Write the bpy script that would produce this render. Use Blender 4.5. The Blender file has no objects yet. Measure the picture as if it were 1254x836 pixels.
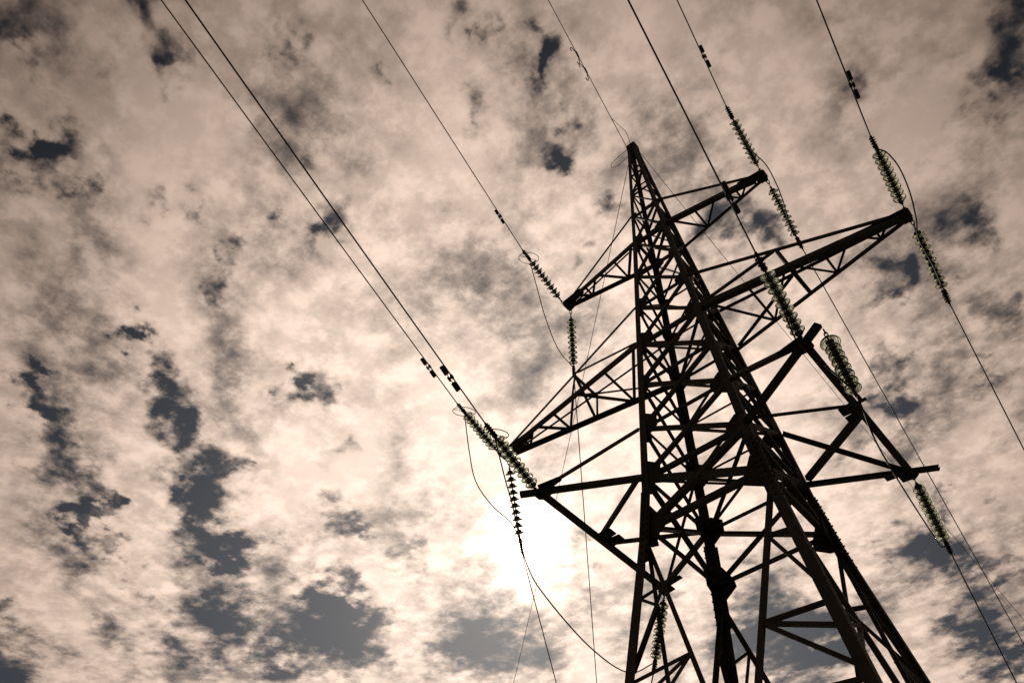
import bpy, bmesh, math, random
from mathutils import Vector, Matrix, Quaternion
random.seed(7)
R = math.radians
scene = bpy.context.scene
COL = scene.collection

# ------------------------------------------------------------------ camera
Z0 = 12.3                                   # height of the lowest crossarm above the ground
cam_d = bpy.data.cameras.new('camera'); cam = bpy.data.objects.new('camera', cam_d); COL.objects.link(cam)
cam_d.sensor_width = 36.0; cam_d.lens = 36.0 * 1049.85 / 1254.0
cam_d.clip_start = 0.1; cam_d.clip_end = 20000
cam.matrix_world = Matrix(((0.76325992, 0.50747231, 0.39988267, 4.68596449),
                           (0.64574418, -0.57888676, -0.49790017, -12.05017112),
                           (-0.02118377, 0.63824915, -0.76953835, Z0 - 10.56708894),
                           (0, 0, 0, 1)))
scene.camera = cam

# ------------------------------------------------------------------ sun and exposure
SUN = Vector((-0.4959, 0.6288, 0.5989)).normalized()
sun_d = bpy.data.lights.new('sun', 'SUN'); sun_d.energy = 3.0; sun_d.angle = R(0.53); sun_d.color = (1.0, 0.93, 0.82)
sun = bpy.data.objects.new('sun', sun_d); COL.objects.link(sun)
sun.rotation_euler = SUN.to_track_quat('Z', 'Y').to_euler(); sun.location = (-30, 40, 60)
vs = scene.view_settings
scene.display_settings.display_device = 'sRGB'
vs.view_transform = 'Standard'; vs.look = 'None'; vs.exposure = 0.0; vs.gamma = 1.0; vs.use_curve_mapping = False
scene.cycles.use_denoising = False; scene.cycles.use_adaptive_sampling = True; scene.cycles.adaptive_threshold = 0.02; scene.cycles.adaptive_min_samples = 12
scene.cycles.max_bounces = 10; scene.cycles.transmission_bounces = 8; scene.cycles.transparent_max_bounces = 12

# ------------------------------------------------------------------ sky: blue sky seen through an altocumulus layer
# each break in the cloud layer: direction on the sky dome, radius (radians), depth
GAPS = [(-0.7428,0.1443,0.6538,0.0133,1.0),(-0.7523,0.1681,0.637,0.0171,1.0),(-0.7615,0.1967,0.6175,0.021,1.0),(-0.7667,0.2341,0.5978,0.021,1.0),(-0.6729,0.2352,0.7014,0.0152,1.0),(-0.6858,0.2565,0.6811,0.019,1.0),(-0.6945,0.2804,0.6626,0.019,1.0),(-0.7006,0.313,0.6412,0.0267,1.0),(-0.6939,0.3454,0.6318,0.0267,1.0),(-0.711,0.3472,0.6116,0.019,1.0),(-0.6786,0.3518,0.6448,0.0133,1.0),(-0.781,0.2763,0.56,0.021,1.0),(-0.7774,0.2582,0.5736,0.0133,0.9),(-0.7313,0.3662,0.5754,0.021,1.0),(-0.7202,0.3919,0.5724,0.0171,1.0),(-0.5945,0.3586,0.7197,0.0152,1.0),(-0.5872,0.3854,0.7118,0.0133,1.0),(-0.5918,0.4312,0.6811,0.0133,0.9),(-0.6265,0.4669,0.6241,0.0171,1.0),(-0.6194,0.4892,0.614,0.0114,0.8),(-0.593,0.5396,0.5977,0.0133,0.7),(-0.8045,0.3322,0.4924,0.0248,0.9),(-0.754,0.4071,0.5156,0.0343,1.0),(-0.7301,0.4466,0.5172,0.0324,1.0),(-0.6796,0.5086,0.5287,0.0324,1.0),(-0.6687,0.5051,0.5457,0.019,1.0),(-0.6652,0.5466,0.5086,0.0305,0.9),(-0.718,0.4927,0.4917,0.021,0.8),(-0.6219,-0.001,0.7831,0.021,1.0),(-0.6052,0.0081,0.7961,0.0114,0.9),(-0.5836,0.0217,0.8118,0.0162,1.0),(-0.6213,0.0296,0.783,0.0133,0.8),(-0.5395,-0.0797,0.8382,0.0229,0.9),(-0.4615,0.0368,0.8864,0.0162,1.0),(-0.4948,0.0643,0.8666,0.0124,0.9),(-0.4472,0.009,0.8944,0.0133,0.9),(-0.468,0.2837,0.837,0.02,1.0),(-0.491,0.2875,0.8224,0.0133,1.0),(-0.5565,0.2135,0.8029,0.0105,0.7),(-0.1771,0.3208,0.9304,0.0143,1.0),(-0.2047,0.3469,0.9153,0.0114,0.9),(-0.2467,0.4041,0.8808,0.0152,1.0),(-0.2265,0.2273,0.9471,0.0133,0.9),(-0.2864,0.2946,0.9117,0.0105,0.8),(-0.2282,0.4613,0.8574,0.0124,0.9),(-0.1258,0.5549,0.8224,0.0248,0.9),(-0.1052,0.5768,0.8101,0.0171,0.9),(-0.1609,0.5639,0.81,0.0152,0.8),(0.0727,0.6751,0.7341,0.019,0.9),(0.177,0.5589,0.8101,0.018,0.6),(0.1998,0.5366,0.8199,0.018,0.6),(0.1389,0.5695,0.8102,0.0133,0.8),(0.1158,0.5317,0.839,0.0143,0.7),(-0.072,0.732,0.6775,0.0162,0.9),(-0.0657,0.714,0.6971,0.0114,0.8),(-0.0809,0.7642,0.6399,0.0133,0.8),(-0.0278,0.6806,0.7321,0.0171,0.6),(-0.0269,0.6503,0.7592,0.0133,0.6),(0.0504,0.7287,0.683,0.0171,0.7),(-0.1679,0.8124,0.5583,0.0133,0.8),(-0.1314,0.8371,0.531,0.0229,0.9),(-0.1141,0.8578,0.5011,0.0171,0.8),(-0.1524,0.7739,0.6146,0.0133,0.5),(-0.3163,0.8003,0.5094,0.0419,1.0),(-0.3047,0.8243,0.4771,0.0381,0.9),(-0.2631,0.8325,0.4875,0.0248,0.8),(-0.322,0.7744,0.5446,0.0152,0.7),(-0.438,0.6704,0.5989,0.0152,0.5),(-0.5633,0.6452,0.5162,0.0324,0.8),(-0.5973,0.6229,0.5052,0.0248,0.8),(-0.5335,0.679,0.5044,0.0286,0.7),(-0.1415,0.8814,0.4506,0.0248,0.9),(-0.1213,0.8959,0.4273,0.021,0.9),(0.0587,0.4611,0.8854,0.0152,0.6),(0.059,0.5142,0.8556,0.0133,0.5),(-0.8428,0.2518,0.4757,0.019,0.9),(-0.8535,0.2804,0.4392,0.0229,1.0),(-0.8353,0.3015,0.4598,0.0171,0.7),(-0.455,0.2182,0.8633,0.0095,0.5),(-0.3667,0.1405,0.9197,0.0105,0.5),(-0.3877,0.1141,0.9147,0.0086,0.5),(-0.5188,0.0051,0.8549,0.0114,0.6),(-0.5805,0.1079,0.8071,0.0105,0.6),(-0.5896,0.2249,0.7757,0.0114,0.6),(-0.6071,0.22,0.7636,0.0095,0.6),(-0.6676,0.1891,0.7201,0.0124,0.8),(-0.1766,0.2853,0.942,0.0095,0.7),(-0.1908,0.3303,0.9244,0.0105,0.9),(-0.2039,0.3403,0.918,0.0105,0.9),(-0.2267,0.3476,0.9098,0.0086,0.7),(-0.2172,0.3762,0.9007,0.0086,0.7),(-0.2493,0.4144,0.8753,0.0105,0.8),(-0.5468,-0.0507,0.8357,0.0095,0.7),(-0.562,-0.0307,0.8266,0.0105,0.8),(-0.616,-0.0021,0.7877,0.0114,0.8),(-0.6026,0.0257,0.7976,0.0095,0.8),(-0.6154,0.0615,0.7858,0.0095,0.7),(-0.4775,0.0412,0.8776,0.0105,0.8),(-0.479,0.0641,0.8755,0.0095,0.8),(-0.5086,0.0689,0.8583,0.0105,0.8),(-0.574,0.1174,0.8104,0.0086,0.7),(-0.5597,0.1469,0.8156,0.0086,0.6),(-0.2497,0.2332,0.9398,0.0086,0.6),(-0.2188,0.2413,0.9455,0.0095,0.7),(-0.2238,0.2578,0.9399,0.0086,0.6),(-0.2691,0.282,0.9209,0.0086,0.7),(-0.3085,0.2987,0.9031,0.0076,0.6),(-0.3468,0.2199,0.9118,0.0076,0.55),(-0.4015,0.1276,0.9069,0.0086,0.6),(0.1696,0.5799,0.7969,0.0143,0.8),(0.1408,0.5958,0.7907,0.0124,0.7),(0.108,0.5863,0.8028,0.0095,0.6),(0.06,0.6074,0.7921,0.0086,0.5),(-0.0122,0.673,0.7395,0.0105,0.6),(-0.043,0.6898,0.7227,0.0095,0.6),(-0.0531,0.728,0.6835,0.0095,0.7),(0.0182,0.7017,0.7123,0.0095,0.5),(0.0064,0.751,0.6603,0.0095,0.6),(0.0099,0.7722,0.6354,0.0095,0.6),(-0.0861,0.7473,0.6589,0.0095,0.7),(-0.6169,0.3081,0.7242,0.0076,0.6),(-0.6011,0.3329,0.7265,0.0086,0.7),(-0.5964,0.35,0.7223,0.0086,0.8),(-0.669,0.1906,0.7184,0.0095,0.8),(-0.6696,0.2082,0.713,0.0095,0.8),(-0.7728,0.2584,0.5797,0.0105,0.8),(-0.7733,0.285,0.5663,0.0114,0.8),(-0.52,0.2239,0.8243,0.0076,0.6),(-0.5759,0.1923,0.7946,0.0076,0.6),(-0.2633,0.4743,0.8401,0.0086,0.6),(-0.2835,0.4865,0.8264,0.0076,0.5),(-0.3698,0.3647,0.8546,0.0067,0.4),(-0.3875,0.5025,0.7729,0.0076,0.45),(-0.7381,0.1289,0.6623,0.0095,0.8),(-0.7576,0.1526,0.6346,0.0086,0.6),(-0.7809,0.3184,0.5375,0.0086,0.6),(-0.6884,0.4215,0.5903,0.0076,0.5),(-0.7797,0.3546,0.5161,0.0152,0.7),(-0.6395,0.5553,0.5317,0.0152,0.7),(-0.5901,0.5647,0.5769,0.0095,0.5),(-0.3838,0.7411,0.5508,0.0095,0.4),(-0.1204,0.7304,0.6723,0.0086,0.5),(-0.0993,0.8175,0.5673,0.0086,0.5),(-0.0456,0.8301,0.5558,0.0095,0.5),(-0.2292,0.7801,0.5822,0.0095,0.5),(-0.0858,0.8641,0.4959,0.0114,0.6)]
world = bpy.data.worlds.new('World'); scene.world = world; world.use_nodes = True
class G:
    def __init__(s, nt): s.nt = nt; s.n = nt.nodes; s.l = nt.links; s.n.clear()
    def put(s, sock, v):
        if v is None: return
        if isinstance(v, bpy.types.NodeSocket): s.l.new(v, sock)
        else: sock.default_value = v
    def m(s, op, a, b=None, c=None, clamp=False):
        n = s.n.new('ShaderNodeMath'); n.operation = op; n.use_clamp = clamp
        for i, v in enumerate((a, b, c)): s.put(n.inputs[i], v)
        return n.outputs[0]
    def v(s, op, a, b=None, scale=None):
        n = s.n.new('ShaderNodeVectorMath'); n.operation = op
        s.put(n.inputs[0], a); s.put(n.inputs[1], b)
        if scale is not None: s.put(n.inputs['Scale'], scale)
        return n.outputs['Value'] if op in ('LENGTH', 'DISTANCE', 'DOT_PRODUCT') else n.outputs[0]
    def noise(s, vec, scale, detail=4, rough=0.5, lac=2.0, dist=0.0, col=False):
        n = s.n.new('ShaderNodeTexNoise'); n.noise_dimensions = '3D'
        s.put(n.inputs['Vector'], vec); n.inputs['Scale'].default_value = scale; n.inputs['Detail'].default_value = detail
        n.inputs['Roughness'].default_value = rough; n.inputs['Lacunarity'].default_value = lac; n.inputs['Distortion'].default_value = dist
        return n.outputs['Color'] if col else n.outputs['Fac']
    def ramp(s, x, a, b, c=0.0, d=1.0, mode='SMOOTHSTEP'):
        n = s.n.new('ShaderNodeMapRange'); n.interpolation_type = mode; n.clamp = True
        for i, v in enumerate((x, a, b, c, d)): s.put(n.inputs[i], v)
        return n.outputs[0]
    def mix(s, f, a, b, blend='MIX'):
        n = s.n.new('ShaderNodeMix'); n.data_type = 'RGBA'; n.blend_type = blend
        s.put(n.inputs[0], f); s.put(n.inputs[6], a); s.put(n.inputs[7], b)
        return n.outputs[2]
    def comb(s, x, y, z):
        n = s.n.new('ShaderNodeCombineXYZ'); s.put(n.inputs[0], x); s.put(n.inputs[1], y); s.put(n.inputs[2], z); return n.outputs[0]
    def sep(s, v):
        n = s.n.new('ShaderNodeSeparateXYZ'); s.put(n.inputs[0], v); return n.outputs

def build_sky():
    g = G(world.node_tree)
    tc = g.n.new('ShaderNodeTexCoord')
    d = g.v('NORMALIZE', tc.outputs['Generated'])
    x, y, z = g.sep(d)
    zc = g.m('MAXIMUM', z, 0.06)
    P = g.comb(g.m('DIVIDE', x, zc), g.m('DIVIDE', y, zc), 0.0)          # the cloud layer as a flat sheet overhead
    # a slow warp so that the rows of puffs wander
    w1 = g.v('SUBTRACT', g.noise(P, 2.2, 1, 0.5, col=True), (0.5, 0.5, 0.5))
    w2 = g.v('SUBTRACT', g.noise(P, 9.0, 1, 0.5, col=True), (0.5, 0.5, 0.5))
    Pw = g.v('ADD', P, g.v('SCALE', w1, scale=0.16))
    Pw = g.v('ADD', Pw, g.v('SCALE', w2, scale=0.050))
    # rows, a little longer than wide
    bx = g.v('DOT_PRODUCT', Pw, (0.75, 0.66, 0)); by = g.v('DOT_PRODUCT', Pw, (-0.66, 0.75, 0))
    Pb = g.comb(bx, g.m('MULTIPLY', by, 0.58), 3.7)
    big = g.noise(Pb, 3.0, 2, 0.5)
    mid = g.noise(Pb, 8.0, 6, 0.52)
    fine = g.noise(P, 30.0, 7, 0.66)
    # puffs: rounded cells with smaller rounded cells on them
    def cells(vec, scale, detail, rough, smooth):
        vo = g.n.new('ShaderNodeTexVoronoi'); vo.feature = 'SMOOTH_F1'; vo.normalize = False
        vo.inputs['Scale'].default_value = scale; vo.inputs['Smoothness'].default_value = smooth
        vo.inputs['Detail'].default_value = detail; vo.inputs['Roughness'].default_value = rough
        g.put(vo.inputs['Vector'], vec); return vo.outputs['Distance']
    jit = g.v('SUBTRACT', g.noise(P, 26.0, 5, 0.62, col=True), (0.5, 0.5, 0.5))
    cell = cells(g.v('ADD', Pb, g.v('SCALE', jit, scale=0.070)), 7.5, 0.0, 0.5, 0.28)
    puff = cells(g.v('ADD', Pw, g.v('SCALE', jit, scale=0.040)), 17.0, 0.0, 0.5, 0.35)
    # breaks
    dd = g.v('ADD', d, g.v('SCALE', w2, scale=0.075))
    dd = g.v('ADD', dd, g.v('SCALE', g.v('SUBTRACT', g.noise(P, 26.0, 4, 0.55, col=True), (0.5, 0.5, 0.5)), scale=0.070))
    gap = None
    for gx, gy, gz, gr, gs in GAPS:
        q = g.ramp(g.v('DISTANCE', dd, (gx, gy, gz)), gr * 2.0, 0.0, 0.0, gs)
        gap = q if gap is None else g.m('ADD', gap, q)
    gap = g.m('MINIMUM', gap, 1.25)
    # thickness of the layer
    def part(x, mean, k): return g.m('MULTIPLY', g.m('SUBTRACT', x, mean), k)
    t = g.m('ADD', 0.90, part(big, 0.5, 0.50))
    for q in (part(mid, 0.5, 1.00), part(fine, 0.5, 0.72), part(cell, 0.36, -0.66), part(puff, 0.36, -0.22), g.m('MULTIPLY', gap, -0.54)):
        t = g.m('ADD', t, q)
    cover = g.ramp(t, 0.16, 0.70)
    body = g.ramp(t, 0.42, 1.02)
    # light through the layer: forward scattering round the sun
    ct = g.v('DOT_PRODUCT', d, tuple(SUN))
    th = g.m('ARCCOSINE', g.m('MINIMUM', ct, 0.99999))
    def ex(k, a): return g.m('MULTIPLY', g.m('EXPONENT', g.m('MULTIPLY', th, -1.0 / k)), a)
    wide = g.m('MULTIPLY', g.m('EXPONENT', g.m('MULTIPLY', g.m('POWER', g.m('DIVIDE', th, R(33.5)), 3.0), -1.0)), 0.86)
    glow = g.m('ADD', g.m('ADD', ex(R(1.2), 7.0), ex(R(3.4), 0.42)), g.m('ADD', wide, 0.14))
    shade = g.m('ADD', 0.68, g.m('MULTIPLY', body, 0.50))
    ridge = g.m('ADD', 0.90, g.m('MULTIPLY', g.ramp(g.m('SUBTRACT', fine, g.m('MULTIPLY', puff, 0.35)), 0.22, 0.52), 0.18))
    lum = g.m('MULTIPLY', g.m('MULTIPLY', glow, shade), ridge)
    STR = 0.10
    tint = g.mix(g.ramp(th, R(8), R(42), mode='LINEAR'), (1.0, 0.80, 0.66, 1), (1.0, 0.735, 0.585, 1))
    cloud = g.v('SCALE', tint, scale=g.m('DIVIDE', lum, STR))
    # clear sky behind
    sky = g.n.new('ShaderNodeTexSky'); sky.sky_type = 'NISHITA'; sky.sun_disc = False
    sky.sun_elevation = math.asin(SUN.z); sky.sun_rotation = math.atan2(SUN.x, SUN.y)
    sky.altitude = 200; sky.air_density = 1.0; sky.dust_density = 1.2; sky.ozone_density = 1.0
    hs = g.n.new('ShaderNodeHueSaturation'); hs.inputs['Saturation'].default_value = 0.54; g.put(hs.inputs['Value'], g.ramp(th, R(10), R(46), 0.150, 0.050, 'LINEAR'))
    g.put(hs.inputs['Color'], sky.outputs[0])
    # the sun itself, veiled by the layer
    col = g.mix(cover, hs.outputs[0], cloud)
    bg = g.n.new('ShaderNodeBackground'); g.put(bg.inputs[0], col); bg.inputs[1].default_value = STR
    out = g.n.new('ShaderNodeOutputWorld'); g.l.new(bg.outputs[0], out.inputs[0])
build_sky()
world.cycles.sampling_method = 'MANUAL'; world.cycles.sample_map_resolution = 512

# ------------------------------------------------------------------ materials
def mat(name, rgb, rough, metal=0.0, var=0.35, scale=6.0, bump=0.0, spec=0.5):
    m = bpy.data.materials.new(name); m.use_nodes = True
    nt = m.node_tree; b = nt.nodes['Principled BSDF']
    tc = nt.nodes.new('ShaderNodeTexCoord'); n1 = nt.nodes.new('ShaderNodeTexNoise')
    n1.inputs['Scale'].default_value = scale; n1.inputs['Detail'].default_value = 6; n1.inputs['Roughness'].default_value = 0.65
    nt.links.new(tc.outputs['Object'], n1.inputs['Vector'])
    cr = nt.nodes.new('ShaderNodeValToRGB')
    lo = [c * (1 - var) for c in rgb] + [1]; hi = [min(1, c * (1 + var)) for c in rgb] + [1]
    cr.color_ramp.elements[0].position = 0.3; cr.color_ramp.elements[1].position = 0.7
    cr.color_ramp.elements[0].color = lo; cr.color_ramp.elements[1].color = hi
    nt.links.new(n1.outputs['Fac'], cr.inputs[0]); nt.links.new(cr.outputs[0], b.inputs['Base Color'])
    b.inputs['Roughness'].default_value = rough; b.inputs['Metallic'].default_value = metal
    b.inputs['Specular IOR Level'].default_value = spec
    if bump:
        bp = nt.nodes.new('ShaderNodeBump'); bp.inputs['Strength'].default_value = bump; bp.inputs['Distance'].default_value = 0.01
        nt.links.new(n1.outputs['Fac'], bp.inputs['Height']); nt.links.new(bp.outputs[0], b.inputs['Normal'])
    return m
M_STEEL = mat('weathered_steel', (0.030, 0.024, 0.020), 0.68, 0.0, 0.55, 5.0, 0.2, 0.3)
M_PLATE = mat('plate_steel', (0.023, 0.018, 0.015), 0.72, 0.0, 0.40, 8.0, 0.2, 0.2)
M_IRON = mat('cast_iron', (0.018, 0.015, 0.013), 0.6, 0.0, 0.4, 20.0, 0.1, 0.25)
M_WIRE = mat('stranded_cable', (0.020, 0.018, 0.017), 0.7, 0.0, 0.2, 30.0, 0.0, 0.3)
M_CONC = mat('concrete', (0.30, 0.29, 0.27), 0.9, 0.0, 0.2, 4.0, 0.3)
def ground_mat():
    m = bpy.data.materials.new('meadow_soil'); m.use_nodes = True
    g = G(m.node_tree)
    tc = g.n.new('ShaderNodeTexCoord').outputs['Object']
    a = g.noise(tc, 0.05, 5, 0.6); b = g.noise(tc, 1.5, 8, 0.7)
    f = g.ramp(g.m('ADD', g.m('MULTIPLY', a, 0.6), g.m('MULTIPLY', b, 0.4)), 0.38, 0.62)
    c = g.mix(f, (0.045, 0.055, 0.022, 1), (0.075, 0.060, 0.038, 1))
    p = g.n.new('ShaderNodeBsdfPrincipled'); g.put(p.inputs['Base Color'], c); p.inputs['Roughness'].default_value = 0.95
    bp = g.n.new('ShaderNodeBump'); bp.inputs['Strength'].default_value = 0.6; bp.inputs['Distance'].default_value = 0.1
    g.put(bp.inputs['Height'], b); g.put(p.inputs['Normal'], bp.outputs[0])
    o = g.n.new('ShaderNodeOutputMaterial'); g.l.new(p.outputs[0], o.inputs[0])
    return m
def glass_mat():
    m = bpy.data.materials.new('green_tempered_glass'); m.use_nodes = True
    b = m.node_tree.nodes['Principled BSDF']
    b.inputs['Base Color'].default_value = (0.84, 0.93, 0.76, 1); b.inputs['Roughness'].default_value = 0.03
    b.inputs['IOR'].default_value = 1.5; b.inputs['Transmission Weight'].default_value = 1.0
    return m
M_GLASS = glass_mat()

# ------------------------------------------------------------------ helpers
def obj(name, bm, m, parent=None, smooth=False):
    me = bpy.data.meshes.new(name); bmesh.ops.recalc_face_normals(bm, faces=bm.faces); bm.to_mesh(me); bm.free()
    me.materials.append(m)
    if smooth:
        for p in me.polygons: p.use_smooth = True
    o = bpy.data.objects.new(name, me); COL.objects.link(o)
    if parent: o.parent = parent
    return o
def empty(name, loc=(0, 0, 0)):
    o = bpy.data.objects.new(name, None); COL.objects.link(o); o.location = loc; o.empty_display_size = 0.3; return o
def tag(o, label, cat, group=None, kind=None):
    if label: o['label'] = label
    if cat: o['category'] = cat
    if group: o['group'] = group
    if kind: o['kind'] = kind
    return o
def prism(bm, prof, p, q, f1, f2):
    """extrude a closed 2D profile (coordinates along f1, f2) from p to q"""
    a = [bm.verts.new(p + f1 * x + f2 * y) for x, y in prof]; b = [bm.verts.new(q + f1 * x + f2 * y) for x, y in prof]
    n = len(prof)
    for i in range(n): bm.faces.new((a[i], a[(i + 1) % n], b[(i + 1) % n], b[i]))
    bm.faces.new(a[::-1]); bm.faces.new(b)
def frame(p, q, hint):
    u = (q - p).normalized(); f1 = hint - u * hint.dot(u)
    if f1.length < 1e-4: f1 = u.orthogonal()
    f1.normalize(); return u, f1, u.cross(f1).normalized()
def L_prof(a, t): return [(0, 0), (a, 0), (a, t), (t, t), (t, a), (0, a)]
def angle(bm, p, q, a, inward, t=None, flip=False):
    """rolled steel angle from p to q: one flange standing inward, the other lying across, centred on the line"""
    p, q = Vector(p), Vector(q); t = t or max(0.006, a * 0.1)
    u, f1, f2 = frame(p, q, Vector(inward))
    if flip: f2 = -f2
    o = -f2 * (a * 0.5)
    prism(bm, L_prof(a, t), p + o, q + o, f1, f2)
def box_beam(bm, p, q, w, h, up):
    p, q = Vector(p), Vector(q); u, f1, f2 = frame(p, q, Vector(up))
    prism(bm, [(-h / 2, -w / 2), (h / 2, -w / 2), (h / 2, w / 2), (-h / 2, w / 2)], p, q, f1, f2)
def channel(bm, p, q, w, h, up, t=0.012):
    p, q = Vector(p), Vector(q); u, f1, f2 = frame(p, q, Vector(up))
    prism(bm, [(-h / 2, -w / 2), (h / 2, -w / 2), (h / 2, w / 2), (h / 2 - t, w / 2), (h / 2 - t, -w / 2 + t), (-h / 2 + t, -w / 2 + t), (-h / 2 + t, w / 2), (-h / 2, w / 2)], p, q, f1, f2)
def plate(bm, c, fx, fy, n, pts, t):
    c = Vector(c); fx = Vector(fx).normalized(); n = Vector(n).normalized(); fy = Vector(fy); fy = (fy - n * fy.dot(n)).normalized()
    fx = (fx - n * fx.dot(n)).normalized()
    a = [bm.verts.new(c + fx * x + fy * y - n * (t / 2)) for x, y in pts]; b = [bm.verts.new(c + fx * x + fy * y + n * (t / 2)) for x, y in pts]
    k = len(pts)
    for i in range(k): bm.faces.new((a[i], a[(i + 1) % k], b[(i + 1) % k], b[i]))
    bm.faces.new(a[::-1]); bm.faces.new(b)
def cyl(bm, p, q, r, seg=8, r2=None):
    p, q = Vector(p), Vector(q); u, f1, f2 = frame(p, q, (q - p).orthogonal()); r2 = r if r2 is None else r2
    a = []; b = []
    for i in range(seg):
        w = 2 * math.pi * i / seg; d = f1 * math.cos(w) + f2 * math.sin(w)
        a.append(bm.verts.new(p + d * r)); b.append(bm.verts.new(q + d * r2))
    for i in range(seg): bm.faces.new((a[i], a[(i + 1) % seg], b[(i + 1) % seg], b[i]))
    bm.faces.new(a[::-1]); bm.faces.new(b)
def tube(bm, pts, r, seg=6, closed=False):
    pts = [Vector(p) for p in pts]; n = len(pts); rings = []; f = None
    for i, p in enumerate(pts):
        if closed: t = pts[(i + 1) % n] - pts[i - 1]
        else: t = pts[min(i + 1, n - 1)] - pts[max(i - 1, 0)]
        t.normalize()
        f = t.orthogonal() if f is None else f - t * f.dot(t)
        f.normalize(); g = t.cross(f)
        rings.append([bm.verts.new(p + (f * math.cos(2 * math.pi * k / seg) + g * math.sin(2 * math.pi * k / seg)) * r) for k in range(seg)])
    for i in range(n if closed else n - 1):
        A, B = rings[i], rings[(i + 1) % n]
        for k in range(seg): bm.faces.new((A[k], A[(k + 1) % seg], B[(k + 1) % seg], B[k]))
    if not closed: bm.faces.new(rings[0][::-1]); bm.faces.new(rings[-1])
def lathe(bm, prof, seg=24, close=False):
    rings = []
    for r, z in prof:
        rings.append([bm.verts.new((0, 0, z))] if r < 1e-6 else [bm.verts.new((r * math.cos(2 * math.pi * k / seg), r * math.sin(2 * math.pi * k / seg), z)) for k in range(seg)])
    m = len(rings)
    for i in range(m if close else m - 1):
        A, B = rings[i], rings[(i + 1) % m]
        for k in range(seg):
            k2 = (k + 1) % seg
            if len(A) == 1 and len(B) == 1: continue
            if len(A) == 1: bm.faces.new((A[0], B[k], B[k2]))
            elif len(B) == 1: bm.faces.new((A[k], A[k2], B[0]))
            else: bm.faces.new((A[k], A[k2], B[k2], B[k]))
def spline(P, n=10):
    P = [Vector(p) for p in P]; Q = [P[0] * 2 - P[1]] + P + [P[-1] * 2 - P[-2]]; out = []
    for i in range(1, len(Q) - 2):
        a, b, c, d = Q[i - 1:i + 3]
        for k in range(n):
            t = k / n
            out.append(0.5 * ((2 * b) + (c - a) * t + (2 * a - 5 * b + 4 * c - d) * t * t + (3 * b - a - 3 * c + d) * t ** 3))
    out.append(P[-1]); return out

# ------------------------------------------------------------------ ground
bm = bmesh.new()
N = 60; S = 6000.0
def gz(x, y):
    r = math.hypot(x, y)
    return 0.0 if r < 40 else 2.5 * math.sin(x * 0.004 + 1) * math.sin(y * 0.005) * min(1, (r - 40) / 300)
xs = [math.copysign((abs(i) / 30) ** 2.6 * S, i) for i in range(-30, 31)]
gv = [[bm.verts.new((x, y, gz(x, y))) for x in xs] for y in xs]
for j in range(N):
    for i in range(N): bm.faces.new((gv[j][i], gv[j][i + 1], gv[j + 1][i + 1], gv[j + 1][i]))
tag(obj('ground', bm, ground_mat(), smooth=True), 'dark grassy ground under the lattice tower', 'ground', kind='structure')

# ------------------------------------------------------------------ lattice tower
ROOT = empty('lattice_tower', (0, 0, 0))
tag(ROOT, 'tall dark steel lattice transmission tower with three tiers of crossarms', 'pylon')
HT = [-1.15, 0.0, 1.30, 2.60, 3.91, 5.25, 6.52, 8.0, 9.33]      # panel points of the body above the lowest crossarm
PK = [9.33, 10.45, 11.55, 12.45]                           # panel points of the peak
APX = 13.40
def hw(h):
    if h >= 8.0: return 0.495 + (0.115 - 0.495) * (h - 8.0) / (APX - 8.0)
    if h >= -1.15: return 1.125 + (0.495 - 1.125) * h / 8.0
    return 1.2156 + 0.160 * (-1.15 - h)
def V(x, y, h): return Vector((x, y, h + Z0))
def corner(sx, sy, h, inset=0.0):
    w = hw(h) - inset; return V(sx * w, sy * w, h)
CORN = [(-1, -1), (1, -1), (1, 1), (-1, 1)]
BASE = -Z0 + 0.25
def bolt(bm, c, n, r=0.017, l=0.03): cyl(bm, Vector(c), Vector(c) + Vector(n) * l, r, 6)
for sx, sy in CORN:
    lg = None; bm = bmesh.new()
    for h0, h1, a in ((BASE, -0.75, 0.172), (-0.75, 3.95, 0.15), (3.95, 8.05, 0.125), (8.05, APX, 0.10)):
        p, q = corner(sx, sy, h0), corner(sx, sy, h1); f1 = Vector((-sx, 0, 0)); f2 = Vector((0, -sy, 0))
        prism(bm, L_prof(a, a * 0.11), p, q, f1, f2)
    lg = obj('leg', bm, M_STEEL, ROOT)
    # splice cover over the leg joint, with its bolts
    bm = bmesh.new(); p, q = corner(sx, sy, -1.95, -0.012), corner(sx, sy, -0.35, -0.012)
    prism(bm, L_prof(0.20, 0.012), p, q, Vector((-sx, 0, 0)), Vector((0, -sy, 0)))
    for k in range(11):
        for off in (0.07, 0.16):
            c = p.lerp(q, (k + 0.5) / 11)
            bolt(bm, c + Vector((-sx * off, 0, 0)), (0, sy, 0)); bolt(bm, c + Vector((0, -sy * off, 0)), (sx, 0, 0))
    obj('splice_plate', bm, M_PLATE, lg)
    # footing
    bm = bmesh.new(); c = corner(sx, sy, -Z0)
    prism(bm, [(-.45, -.45), (.45, -.45), (.45, .45), (-.45, .45)], Vector((c.x, c.y, -.4)), Vector((c.x, c.y, .26)), Vector((1, 0, 0)), Vector((0, 1, 0)))
    obj('footing', bm, M_CONC, ROOT)
FACES = [((-1, -1), (1, -1), Vector((0, -1, 0))), ((1, -1), (1, 1), Vector((1, 0, 0))), ((1, 1), (-1, 1), Vector((0, 1, 0))), ((-1, 1), (-1, -1), Vector((-1, 0, 0)))]
cnt = [0]
def member(name, p, q, a, n, off, flip=False, parent=ROOT, label=None):
    cnt[0] += 1; bm = bmesh.new(); o = -n * (off + 0.0003 * (cnt[0] % 7))
    angle(bm, p + o, q + o, a, -n, flip=flip); return obj(name, bm, M_STEEL, parent)
def trim(p, q, e):
    d = (q - p).normalized() * e; return p + d, q - d
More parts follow.
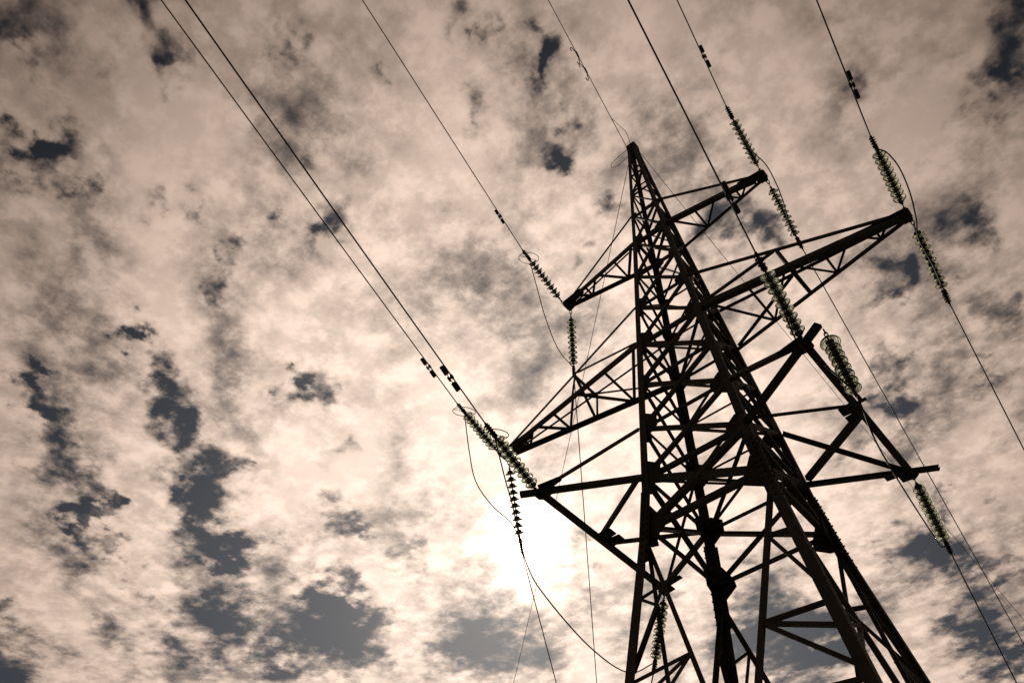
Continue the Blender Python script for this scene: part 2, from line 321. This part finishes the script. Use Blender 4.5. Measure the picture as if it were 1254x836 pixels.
for fi, (A, B, n) in enumerate(FACES):
    ins = 0.03
    for i in range(len(HT) - 1):
        h0, h1 = HT[i], HT[i + 1]; a = 0.115 if h1 < .5 else 0.078 if h1 < 5 else 0.063 if h1 < 8.5 else 0.055
        p, q = trim(corner(*A, h0, ins), corner(*B, h1, ins), 0.06); member('diagonal_brace', p, q, a, n, -0.012)
        p, q = trim(corner(*B, h0, ins), corner(*A, h1, ins), 0.06); member('diagonal_brace', p, q, a, n, 0.0, True)
    for h in HT:
        a = 0.10 if h == -1.15 else 0.085 if h in (0.0, 3.91, 8.0) else 0.055
        p, q = trim(corner(*A, h, ins), corner(*B, h, ins), 0.05); member('horizontal_strut', p, q, a, n, 0.014)
    # peak: single zigzag
    L = PK + [13.2]
    for i in range(len(L) - 1):
        a0, b0 = (A, B) if (i + fi) % 2 else (B, A)
        p, q = trim(corner(*a0, L[i], .02), corner(*b0, L[i + 1], .02), 0.03); member('peak_brace', p, q, 0.05, n, 0.0)
        p, q = trim(corner(*A, L[i + 1], .02), corner(*B, L[i + 1], .02), 0.03)
        if i < 3: member('horizontal_strut', p, q, 0.045, n, 0.012)
    # gusset plates at the panel points
    for h in HT:
        for k, X in enumerate((A, B)):
            c = corner(*X, h); along = (corner(*(B if k == 0 else A), h) - c).normalized()
            up = (corner(*X, h + .5) - corner(*X, h - .5)).normalized()
            s = {-1.15: 0.56, 0.0: 0.52, 1.30: 0.50, 2.6: 0.34, 3.91: 0.46, 5.25: 0.40, 8.0: 0.38, 9.33: 0.20}.get(h, 0.28)
            bm = bmesh.new(); o = c - n * (0.022 + 0.001 * k)
            if h == -1.15: pts = [(0.02, -.36), (0.20, -.34), (0.44, -.16), (0.40, .02), (0.18, .36), (0.02, .42)]
            else: pts = [(0.02, -s * .62), (s * .34, -s * .60), (s * .80, -s * .26), (s * .80, s * .26), (s * .34, s * .60), (0.02, s * .62)]
            plate(bm, o, along, up, n, pts, 0.010)
            obj('gusset_plate', bm, M_PLATE, ROOT)
    # the spread base: two long diagonals meeting low in the face, with secondary bracing to the legs
    mid = lambda h: (corner(*A, h) + corner(*B, h)) / 2
    foot = mid(-6.25) - n * 0.03
    for k, X in enumerate((A, B)):
        top = corner(*X, -1.45, ins + .03); p, q = trim(top, foot, 0.02)
        member('base_diagonal', p, q, 0.078, n, 0.004, bool(k))
        def on(h): t = (h + 1.45) / (-6.25 + 1.45); return top.lerp(foot, t)
        for hd, hl in ((-2.5, -2.6), (-2.5, -3.9), (-3.95, -4.05), (-3.95, -4.5), (-3.95, -5.2), (-5.1, -5.3)):
            p, q = trim(on(hd), corner(*X, hl, ins), 0.02); member('secondary_brace', p, q, 0.063, n, 0.018)
        p, q = trim(foot, corner(*X, -6.25, ins), 0.03); member('horizontal_strut', p, q, 0.09, n, 0.016)
        p, q = trim(foot, corner(*X, -11.6, ins), 0.03); member('base_diagonal', p, q, 0.11, n, 0.006)
    bm = bmesh.new(); plate(bm, foot - n * 0.014, (B[0] - A[0], B[1] - A[1], 0), (0, 0, 1), n, [(-.3, -.2), (.3, -.2), (.3, .06), (.12, .3), (-.12, .3), (-.3, .06)], 0.012)
    obj('gusset_plate', bm, M_PLATE, ROOT)
# plan bracing across the body at the crossarm levels
for h in (0.0, 3.91, 8.0):
    for (A, B, dz) in (((-1, -1), (1, 1), -.05), ((1, -1), (-1, 1), -.11)):
        p, q = trim(corner(*A, h, .06), corner(*B, h, .06), .05); p.z += dz; q.z += dz
        bm = bmesh.new(); angle(bm, p, q, 0.06, (0, 0, -1)); obj('plan_brace', bm, M_STEEL, ROOT)
# cap of the peak
bm = bmesh.new(); w = 0.15
prism(bm, [(-w, -w), (w, -w), (w, w), (-w, w)], V(0, 0, 13.02), V(0, 0, 13.46), Vector((1, 0, 0)), Vector((0, 1, 0)))
bmesh.ops.bevel(bm, geom=[e for e in bm.edges], offset=0.03, segments=1, affect='EDGES')
obj('peak_cap', bm, M_PLATE, ROOT)

# ------------------------------------------------------------------ crossarms
TIPX = {'UL': -3.03, 'UR': 3.06, 'ML': -5.36, 'MR': 5.15}
def crossarm(key, h, ht):
    s = -1 if key[1] == 'L' else 1; tx = TIPX[key]; mid_arm = key[0] == 'M'
    wy = 0.11
    root = {-1: (-hw(h)), 1: hw(h)}[s]
    F0, B0 = V(root, -hw(h), h), V(root, hw(h), h); F1, B1 = V(tx - s * .1, -wy, h), V(tx - s * .1, wy, h)
    bm = bmesh.new(); ca = 0.14 if mid_arm else 0.12
    angle(bm, F0, F1, ca, (0, 1, 0)); arm = obj('crossarm', bm, M_STEEL, ROOT)
    bm = bmesh.new(); angle(bm, B0, B1, ca * .72, (0, -1, 0), flip=True); obj('rear_chord', bm, M_STEEL, arm)
    # upper ties down from the panel above
    for sy in (-1, 1):
        P0 = V(s * hw(ht), sy * hw(ht), ht); P1 = V(tx - s * .25, sy * wy * 1.1, h + .09)
        bm = bmesh.new(); angle(bm, P0, P1, 0.05 if not mid_arm else 0.055, (0, -sy, 0)); obj('tie_rod', bm, M_STEEL, arm)
    # zigzag between the lower chords
    fr = [0.0, .24, .45, .62, .76, .87, .95] if mid_arm else [0.0, .30, .55, .74, .90]
    for i in range(len(fr) - 1):
        a, b = (F0.lerp(F1, fr[i]), B0.lerp(B1, fr[i + 1])) if i % 2 == 0 else (B0.lerp(B1, fr[i]), F0.lerp(F1, fr[i + 1]))
        if i == 0: a, b = F0.lerp(F1, .02), B0.lerp(B1, fr[1])
        p, q = trim(a, b, .03); p.z += .03; q.z += .03
        bm = bmesh.new(); angle(bm, p, q, 0.07 if i == 0 else 0.055, (0, 0, 1)); obj('lattice_brace', bm, M_STEEL, arm)
        if i and i % 2 == 1:
            p, q = trim(F0.lerp(F1, fr[i]), B0.lerp(B1, fr[i]), .03); p.z += .045; q.z += .045
            bm = bmesh.new(); angle(bm, p, q, 0.05, (0, 0, 1), flip=True); obj('lattice_brace', bm, M_STEEL, arm)
    if mid_arm:
        # hanger frame halfway along
        for sy, c0, c1 in ((-1, F0, F1), (1, B0, B1)):
            P0 = V(s * hw(ht), sy * hw(ht), ht); P1 = V(tx - s * .25, sy * wy * 1.1, h + .09)
            t = .46; top = P0.lerp(P1, t); lo = c0.lerp(c1, t)
            bm = bmesh.new(); angle(bm, top, lo, 0.06, (0, -sy, 0)); obj('lattice_brace', bm, M_STEEL, arm)
            p, q = trim(top, c0, .04); q.z += .05; bm = bmesh.new(); angle(bm, p, q, 0.055, (0, -sy, 0), flip=True); obj('lattice_brace', bm, M_STEEL, arm)
        t = .46
        T = [V(s * hw(ht), sy * hw(ht), ht).lerp(V(tx - s * .25, sy * wy * 1.1, h + .09), t) for sy in (-1, 1)]
        Lw = [F0.lerp(F1, t), B0.lerp(B1, t)]
        for a, b, dx in ((T[0], Lw[1], .0), (T[1], Lw[0], .03), (T[0], T[1], -.03)):
            p, q = trim(a, b, .04); p.x += dx; q.x += dx; bm = bmesh.new(); angle(bm, p, q, 0.055, (s, 0, 0)); obj('lattice_brace', bm, M_STEEL, arm)
    # end plates where the strings hook on
    bm = bmesh.new()
    L0 = 0.95 if mid_arm else 0.62
    plate(bm, V(tx, 0, h + .045), (s, 0, 0), (0, 1, 0), (0, 0, 1), [(-L0, -.17 - L0 * .085), (-.05, -.17), (.07, -.12), (.07, .12), (-.05, .17), (-.28, .19), (-.20, .06), (-L0, -.03)], 0.014)
    plate(bm, V(tx, 0, h - .032), (s, 0, 0), (0, 1, 0), (0, 0, 1), [(-.14, -.15), (.03, -.15), (.05, -.10), (.05, .10), (.03, .15), (-.14, .15)], 0.014)
    box_beam(bm, V(tx - s * .02, -.17, h + .004), V(tx - s * .02, .17, h + .004), .06, .09, (0, 0, 1))
    obj('end_plate', bm, M_PLATE, arm)
    return arm
for k, h, ht in (('UL', 8.0, 9.33), ('UR', 8.0, 9.33), ('ML', 3.91, 5.25), ('MR', 3.91, 5.25)): crossarm(k, h, ht)
def low_arm(s, tx, yt, ext_f, ext_b):
    r = s * hw(0)
    F0, B0 = V(r, -hw(0), 0), V(r, hw(0), 0); F1, B1 = V(s * tx, -yt, 0), V(s * tx, yt, 0)
    uf = (F1 - F0).normalized(); ub = (B1 - B0).normalized()
    bm = bmesh.new()
    channel(bm, F0 - uf * .05, F1 + uf * ext_f, .125, .08, (0, 0, 1)); arm = obj('crossarm', bm, M_STEEL, ROOT)
    bm = bmesh.new(); channel(bm, B0 - ub * .05, B1 + ub * ext_b, .10, .075, (0, 0, 1)); obj('rear_beam', bm, M_STEEL, arm)
    bm = bmesh.new(); channel(bm, F1 - Vector((0, .02, .03)), B1 + Vector((0, .02, -.03)), .12, .08, (0, 0, 1)); obj('edge_beam', bm, M_STEEL, arm)
    Mid = (F1 + B1) / 2
    for c0, sg in ((F0, -1), (B0, 1)):
        e = Mid + Vector((0, sg * .14, .05)); p, q = trim(c0 + Vector((0, 0, .05)), e, .05)
        bm = bmesh.new(); angle(bm, p, q, 0.078 if sg < 0 else 0.11, (0, 0, 1), flip=sg > 0); obj('knee_brace', bm, M_STEEL, arm)
    for sy, P1 in ((-1, F1), (1, B1)):
        P0 = V(s * hw(1.3), sy * hw(1.3), 1.3); bm = bmesh.new(); angle(bm, P0, P1 + Vector((-s * .12, 0, .08)), 0.085, (0, -sy, 0)); obj('tie_rod', bm, M_STEEL, arm)
    for P, sg in ((F1, -1), (B1, 1)):
        bm = bmesh.new()
        plate(bm, P + Vector((0, 0, -.082)), (s, 0, 0), (0, 1, 0), (0, 0, 1), [(-.22, -.10), (.03, -.14), (.11, -.07), (.11, .07), (.03, .14), (-.22, .10)], 0.014)
        obj('hook_plate', bm, M_PLATE, arm)
        bm = bmesh.new()
        plate(bm, P + Vector((-s * .16, 0, .064)), (s, 0, 0), (0, 1, 0), (0, 0, 1), [(-.30, -.06), (.14, -.13), (.20, .0), (.14, .13), (-.30, .06)], 0.014)
        obj('gusset_plate', bm, M_PLATE, arm)
    for sg in (-1, 1):
        bm = bmesh.new(); plate(bm, Mid + Vector((-s * .10, sg * .15, .062 + .016 * sg)), (s, 0, 0), (0, 1, 0), (0, 0, 1), [(-.20, -.11), (.10, -.14), (.10, .14), (-.20, .11)], 0.012)
        obj('gusset_plate', bm, M_PLATE, arm)
    return arm
low_arm(1, 2.74, 2.06, .40, .52); low_arm(-1, 2.76, 2.06, .40, .10)

# ------------------------------------------------------------------ insulator strings
def me_from(name, fn, m, smooth=True):
    bm = bmesh.new(); fn(bm); bmesh.ops.recalc_face_normals(bm, faces=bm.faces)
    me = bpy.data.meshes.new(name); bm.to_mesh(me); bm.free(); me.materials.append(m)
    if smooth:
        for p in me.polygons: p.use_smooth = True
    return me
PITCH = 0.138
def disc_shape(bm, k=1.0):      # bell of tempered glass, ribbed below; +z points away from the tower
    pr = [(.034, .052), (.052, .047), (.078, .052), (.104, .064), (.121, .082), (.1275, .100), (.1265, .106), (.120, .106),
          (.114, .092), (.106, .086), (.101, .089), (.099, .112), (.094, .112), (.091, .084), (.083, .080), (.078, .083), (.076, .110), (.071, .110), (.068, .080),
          (.058, .076), (.053, .079), (.051, .104), (.046, .104), (.043, .076), (.034, .072)]
    lathe(bm, [(r * k if r > .05 else r, z) for r, z in pr], 24, close=True)
def cap_shape(bm):
    lathe(bm, [(0, -.012), (.016, -.012), (.021, .0), (.030, .006), (.050, .014), (.058, .026), (.059, .046), (.053, .056), (.036, .057), (.033, .075), (.020, .080), (.013, .086), (.011, .118), (.017, .124), (.017, .132), (0, .132)], 16)
ME_DISC = me_from('insulator_disc', disc_shape, M_GLASS)
ME_SHIELD = me_from('shield_disc', lambda b: disc_shape(b, 1.28), M_GLASS)
ME_CAP = me_from('metal_cap', cap_shape, M_IRON)
def link_shape(bm):
    def ring(c, ax, a, b):
        pts = []
        for k in range(14):
            w = 2 * math.pi * k / 14; pts.append(Vector((ax[0] * math.cos(w) * a, ax[1] * math.cos(w) * a, c + math.sin(w) * b)))
        tube(bm, pts, .011, 6, closed=True)
    ring(.035, (1, 0), .030, .055); ring(.115, (0, 1), .028, .055)
    cyl(bm, (0, 0, .15), (0, 0, .225), .018, 8); cyl(bm, (-.03, 0, .19), (.03, 0, .19), .016, 8)
ME_LINK = me_from('shackle', link_shape, M_IRON)
def clamp_shape(bm):           # bolted dead-end clamp, from z = 0 towards the wire
    cyl(bm, (0, 0, -.03), (0, 0, .06), .020, 8)
    cyl(bm, (0, 0, .05), (0, 0, .15), .042, 8, .050); cyl(bm, (0, 0, .15), (0, 0, .40), .036, 8, .024)
    for z in (.17, .225, .28, .335):
        cyl(bm, (-.055, .0, z), (.055, 0, z), .017, 6); cyl(bm, (0, -.052, z + .012), (0, .052, z + .012), .015, 6)
        cyl(bm, (.045, -.02, z), (.045, .03, z), .018, 6)
    cyl(bm, (-.05, 0, .09), (.05, 0, .09), .024, 8)
ME_CLAMP = me_from('dead_end_clamp', clamp_shape, M_IRON, False)
def ring_shape(bm):
    tube(bm, [(.27 * math.cos(2 * math.pi * k / 40), .27 * math.sin(2 * math.pi * k / 40), 0) for k in range(40)], .0085, 6, closed=True)
    cyl(bm, (-.27, 0, 0), (.27, 0, 0), .007, 6)
ME_RING = me_from('arcing_ring', ring_shape, M_WIRE)
def kid(name, me, parent, z, rot=0.0, scale=None):
    o = bpy.data.objects.new(name, me); COL.objects.link(o); o.parent = parent; o.location = (0, 0, z); o.rotation_euler = (0, 0, rot)
    if scale: o.scale = scale
    return o
def string(att, end, label, n=9, ring=False, shield=False, clamp=True, group='glass insulator strings on the tower', tilt=(0.0, 0.0)):
    att, end = Vector(att), Vector(end); d = (end - att); L = d.length
    root = empty('insulator_string', att); root.rotation_mode = 'QUATERNION'; root.rotation_quaternion = d.to_track_quat('Z', 'Y')
    tag(root, label, 'insulator string', group)
    kid('shackle', ME_LINK, root, 0.0)
    z0 = .225; pitch = min(.160, (L - .225 - .40) / n) if clamp else 0.150
    for k in range(n):
        if shield and k == 0: disc = kid('insulator_disc', ME_SHIELD, root, z0); disc['label'] = 'wider shielding disc at the top of the string'
        else: disc = kid('insulator_disc', ME_DISC, root, z0 + k * pitch, random.uniform(0, 6))
        kid('metal_cap', ME_CAP, disc, 0.0, 0, (1.22, 1.22, pitch / .132))
    zc = z0 + n * pitch
    if clamp:
        kid('dead_end_clamp', ME_CLAMP, root, zc, random.uniform(0, 3), (1, 1, (L - zc) / .40))
    else:
        bm = bmesh.new(); cyl(bm, (0, 0, zc - .02), (0, 0, zc + .22), .016, 8); cyl(bm, (-.05, 0, zc + .10), (.05, 0, zc + .10), .03, 8)
        cyl(bm, (-.045, .02, zc + .15), (.045, .02, zc + .15), .024, 8); cyl(bm, (0, -.1, zc + .235), (0, .1, zc + .235), .026, 8)
        obj('suspension_clamp', bm, M_IRON, root)
    if ring:
        r = kid('arcing_ring', ME_RING, root, zc + .12); r.rotation_mode = 'QUATERNION'; r.rotation_quaternion = root.rotation_quaternion.inverted() @ Vector((.30, -.25, .92)).to_track_quat('Z', 'Y') @ Quaternion((0, 0, 1), tilt[0])
    return root, zc / L
def W(x, y, h): return Vector((x, y, h + Z0))
A = {  # string ends: hook on the arm, wire end (front), hook, wire end (far side)
 'UL': (W(-3.03, -.16, 7.95), W(-3.090, -1.787, 8.786), W(-3.03, .16, 7.95), W(-4.129, 1.656, 7.292)),
 'ML': (W(-5.36, -.16, 3.86), W(-5.135, -1.961, 4.098), W(-5.36, .16, 3.86), W(-5.98, 1.36, 2.05)),
 'LL': (W(-2.76, -2.08, -.10), W(-2.575, -3.858, .342), W(-2.76, 2.08, -.10), W(-4.022, 3.276, -.976)),
 'UR': (W(3.06, -.16, 7.95), W(3.260, -1.891, 8.51), W(3.06, .16, 7.95), W(2.832, 1.991, 7.26)),
 'MR': (W(5.15, -.16, 3.86), W(5.336, -1.970, 4.057), W(5.15, .16, 3.86), W(4.897, 2.004, 3.215)),
 'LR': (W(2.74, -2.08, -.10), W(2.960, -3.839, .403), W(2.74, 2.08, -.10), W(2.478, 3.921, -.70)),
}
ARM = {'UL': 'upper left arm', 'ML': 'long middle left arm', 'LL': 'lowest left arm', 'UR': 'upper right arm', 'MR': 'long middle right arm', 'LR': 'lowest right arm'}
ENDS = {}
for k, (a, b, c, d) in A.items():
    r, t = string(a, b, {'UL': 'bright glass insulator string with a thin ring, rising from the upper left arm tip',
                         'ML': 'ringed glass insulator string rising from the long middle left arm tip',
                         'LL': 'glass insulator string by the sun, rising from the lowest left arm',
                         'UR': 'bright glass insulator string rising above the upper right arm tip',
                         'MR': 'bright glass insulator string rising above the long middle right arm tip',
                         'LR': 'large glass insulator string crossing in front of the middle right arm'}[k], ring=k[1] == 'L', tilt=(.25, .35))
    r2, t2 = string(c, d, {'UL': 'dark edge-on insulator string hanging down from the upper left arm tip',
                           'ML': 'insulator string hanging in the sun glare below the middle left arm',
                           'LL': 'glass insulator string seen between the left legs at the bottom',
                           'UR': 'dark edge-on insulator string slanting down from the upper right arm tip',
                           'MR': 'insulator string slanting down from the long middle right arm tip',
                           'LR': 'glass insulator string slanting down from the far end of the lowest right arm'}[k], n=10 if k == 'ML' else 9)
    ENDS[k] = (a.lerp(b, t + .06), c.lerp(d, t2 + .06))
SUS0 = W(3.11, -2.16, -.06)
string(SUS0, SUS0 + Vector((.02, .0, -1.6)), 'vertical insulator string with a wide shield disc hung from the lowest right arm', n=8, shield=True, clamp=False)
SUSB = SUS0 + Vector((.018, 0, -1.56))

# ------------------------------------------------------------------ wires
def wire(start, az, slope, k, length, r, name, label, cat, group, n=40):
    h = Vector((math.sin(R(az)), math.cos(R(az)), 0)); P = []
    for i in range(n + 1):
        s = length * (i / n) ** 1.6; P.append(start + h * s + Vector((0, 0, slope * s + k * s * s)))
    bm = bmesh.new(); tube(bm, P, r, 6)
    tag(obj(name, bm, M_WIRE, smooth=True), label, cat, group); return P
GW = 'conductors leaving the tower'
FA = {'UL': 171.28, 'ML': 170.883, 'LL': 170.217, 'UR': 170.393, 'MR': 170.654, 'LR': 171.224}
BA = {'UL': -34.96, 'ML': -27.0, 'LL': -47.17, 'UR': -5.36, 'MR': -5.66, 'LR': -7.68}
FL = {'UL': 'overhead cable running up the sky from the upper left insulators', 'ML': 'lower of the two close overhead cables crossing the upper left sky',
      'LL': 'upper of the two close overhead cables crossing the upper left sky', 'UR': 'overhead cable rising from the upper right insulators',
      'MR': 'rightmost overhead cable rising from the middle right insulators', 'LR': 'overhead cable passing in front of the upper right arm'}
BL = {'UL': 'thin cable dropping steeply from the hanging upper left insulators', 'ML': 'short cable dropping from the glare below the sun to the bottom edge',
      'LL': 'cable dropping out of the picture from the insulators between the left legs', 'UR': 'cable slanting down behind the arms from the upper right insulators',
      'MR': 'cable slanting off the right edge from the middle right insulators', 'LR': 'cable dropping to the bottom corner from the lowest right insulators'}
def damper(P, dist, size, label, side, parent_group='vibration dampers on the cables'):
    acc = 0
    for i in range(len(P) - 1):
        l = (P[i + 1] - P[i]).length
        if acc + l >= dist: c = P[i].lerp(P[i + 1], (dist - acc) / l); d = (P[i + 1] - P[i]).normalized(); break
        acc += l
    root = empty('vibration_damper', c); root.rotation_mode = 'QUATERNION'; root.rotation_quaternion = d.to_track_quat('Z', 'Y')
    tag(root, label, 'vibration damper', parent_group)
    o = Vector(side) * .055 * size
    bm = bmesh.new(); cyl(bm, o + Vector((0, 0, -.20 * size)), o + Vector((0, 0, .20 * size)), .008, 6); obj('messenger_cable', bm, M_WIRE, root)
    for sg in (-1, 1):
        bm = bmesh.new(); z = sg * .19 * size
        cyl(bm, o + Vector((0, 0, z - .085 * size)), o + Vector((0, 0, z + .085 * size)), .044 * size, 10, .040 * size); obj('weight', bm, M_IRON, root)
    bm = bmesh.new(); cyl(bm, o * 1.3 + Vector((0, 0, -.045)), o * 1.3 + Vector((0, 0, .045)), .022, 8); cyl(bm, -o * .4, o * 1.3, .022, 8); cyl(bm, (0, 0, -.04), (0, 0, .04), .027, 8); obj('clamp', bm, M_IRON, root)
DIST = {'UL': 1.13, 'ML': 1.18, 'LL': 1.12, 'UR': 1.30, 'MR': 1.08, 'LR': 1.02}
DLAB = {'UL': 'small damper on the cable above the upper left insulators', 'ML': 'damper on the lower of the two close left cables',
        'LL': 'larger damper on the upper of the two close left cables', 'UR': 'damper on the cable above the upper right insulators',
        'MR': 'damper on the rightmost cable near the top edge', 'LR': 'damper on the cable where it crosses the upper right arm'}
for k in A:
    P = wire(A[k][1], FA[k], .185, .0006, 150, .0136, 'conductor_cable', FL[k], 'cable', GW)
    damper(P, DIST[k], .78 if k == 'UL' else 1.0, DLAB[k], (-.7, -.7, 0) if k[1] == 'L' else (.7, -.7, 0))
    wire(A[k][3], BA[k], -.36, .003, 32, .0145, 'conductor_cable', BL[k], 'cable', GW)
APV = W(0, 0, 13.40)
PG = wire(APV + Vector((-.12, -.16, 0)), 170.647, .185, .0006, 150, .012, 'ground_cable', 'thin earth cable rising from the tip of the tower', 'cable', 'earth cables at the tower tip')
wire(APV + Vector((.08, .14, 0)), 2.99, -.36, 0.003, 36, .009, 'ground_cable', 'hair-thin earth cable slanting right and down behind the right arms', 'cable', 'earth cables at the tower tip')
PL = wire(APV + Vector((-.12, .08, -.05)), -50.67, -.36, .003, 36, .0095, 'ground_cable', 'hair-thin earth cable dropping left of the tower past the left arms', 'cable', 'earth cables at the tower tip')
# curled dampers on the earth cable
def curl(P, dist, label):
    acc = 0
    for i in range(len(P) - 1):
        l = (P[i + 1] - P[i]).length
        if acc + l >= dist: c = P[i].lerp(P[i + 1], (dist - acc) / l); d = (P[i + 1] - P[i]).normalized(); break
        acc += l
    root = empty('vibration_damper', c); root.rotation_mode = 'QUATERNION'; root.rotation_quaternion = d.to_track_quat('Z', 'Y')
    tag(root, label, 'vibration damper', 'curled dampers on the earth cable')
    bm = bmesh.new(); cyl(bm, (0, 0, -.09), (0, 0, .09), .026, 8); obj('clamp', bm, M_IRON, root)
    for sg in (-1, 1):
        pts = [Vector((0, 0, sg * z)) + Vector((-.7, -.7, 0)) * o for z, o in ((.08, .0), (.14, .035), (.21, .05), (.27, .085), (.24, .13), (.17, .12))]
        bm = bmesh.new(); tube(bm, spline(pts, 5), .014, 6); obj('weight', bm, M_IRON, root)
curl(PG, 3.15, 'curled damper on the earth cable, the one farther from the tower tip'); curl(PG, 2.62, 'curled damper on the earth cable, the one nearer the tower tip')

# ------------------------------------------------------------------ jumpers between the two sides of each arm
JP = {'UL': [(-3.207, -1.101, 7.959), (-3.372, -0.546, 7.15), (-3.604, 0.238, 6.829)], 'ML': [(-5.244, -1.38, 2.977), (-5.326, -1.053, 2.377), (-5.523, -0.264, 2.288), (-5.764, 0.699, 2.489)], 'LL': [(-2.673, -3.2, -0.516), (-2.712, -2.988, -0.877), (-2.793, -2.541, -1.853), (-2.928, -1.803, -2.141), (-3.223, -0.188, -2.215), (-3.523, 1.46, -1.878)], 'UR': [(3.214, -1.152, 7.544), (3.307, -0.716, 7.218), (3.252, -0.197, 7.067), (3.125, 0.388, 7.067), (2.893, 1.227, 7.231)], 'MR': [(5.413, -1.615, 3.83), (5.438, -1.445, 3.469), (5.356, -1.104, 3.121), (5.202, -0.615, 2.951), (5.059, -0.185, 2.934), (5.016, 0.73, 3.058)], 'LR': [(2.955, -3.544, -0.225), (2.888, -3.292, -1.157), (3.006, -2.993, -1.436), (3.103, -2.597, -1.576), (3.128, -2.16, -1.62), (2.958, -1.307, -1.763), (2.794, 0.037, -1.574), (2.558, 2.179, -1.03), (2.411, 3.636, -0.636)]}
JL = {'UL': 'slack jumper loop from the upper left insulators to the hanging string below', 'ML': 'slack jumper loop hanging lowest beside the sun on the left',
      'LL': 'long jumper loop passing through the sun glare to the left legs', 'UR': 'curved jumper loop around the upper right arm tip',
      'MR': 'curved jumper loop around the middle right arm tip', 'LR': 'long jumper strung through the vertical insulators on the lowest right arm'}
for k, pts in JP.items():
    P = [W(*q) for q in pts]
    bm = bmesh.new(); tube(bm, spline([ENDS[k][0]] + P + [ENDS[k][1]], 12), .0135 if k[1] == 'R' else .0125, 6)
    tag(obj('jumper_cable', bm, M_WIRE, smooth=True), JL[k], 'cable', 'jumper loops between insulator strings')
a = PG[0]; dg = (PG[3] - PG[0]).normalized()
bm = bmesh.new(); tube(bm, spline([a + dg * 1.0, a + dg * .70 + Vector((.09, 0, .03)), a + dg * .35 + Vector((.19, 0, .02)), a + Vector((.15, 0, -.06))], 8), .009, 6)
tag(obj('bonding_loop', bm, M_WIRE, smooth=True), 'narrow bonding loop beside the earth cable just above the tower tip', 'cable')
bm = bmesh.new(); b = PL[0]
tube(bm, spline([a + Vector((0, .05, -.12)), a + Vector((-.12, .0, -.24)), a + Vector((-.40, 0, -.28)), a + Vector((-.62, 0, -.40)), a + Vector((-.60, 0, -.62)), a + Vector((-.38, 0, -.72)), a + Vector((-.14, 0, -.66)), a + Vector((.02, .02, -.55))], 8), .0085, 6)
tag(obj('bonding_loop', bm, M_WIRE, smooth=True), 'wide open bonding loop hanging out left of the tower tip', 'cable')
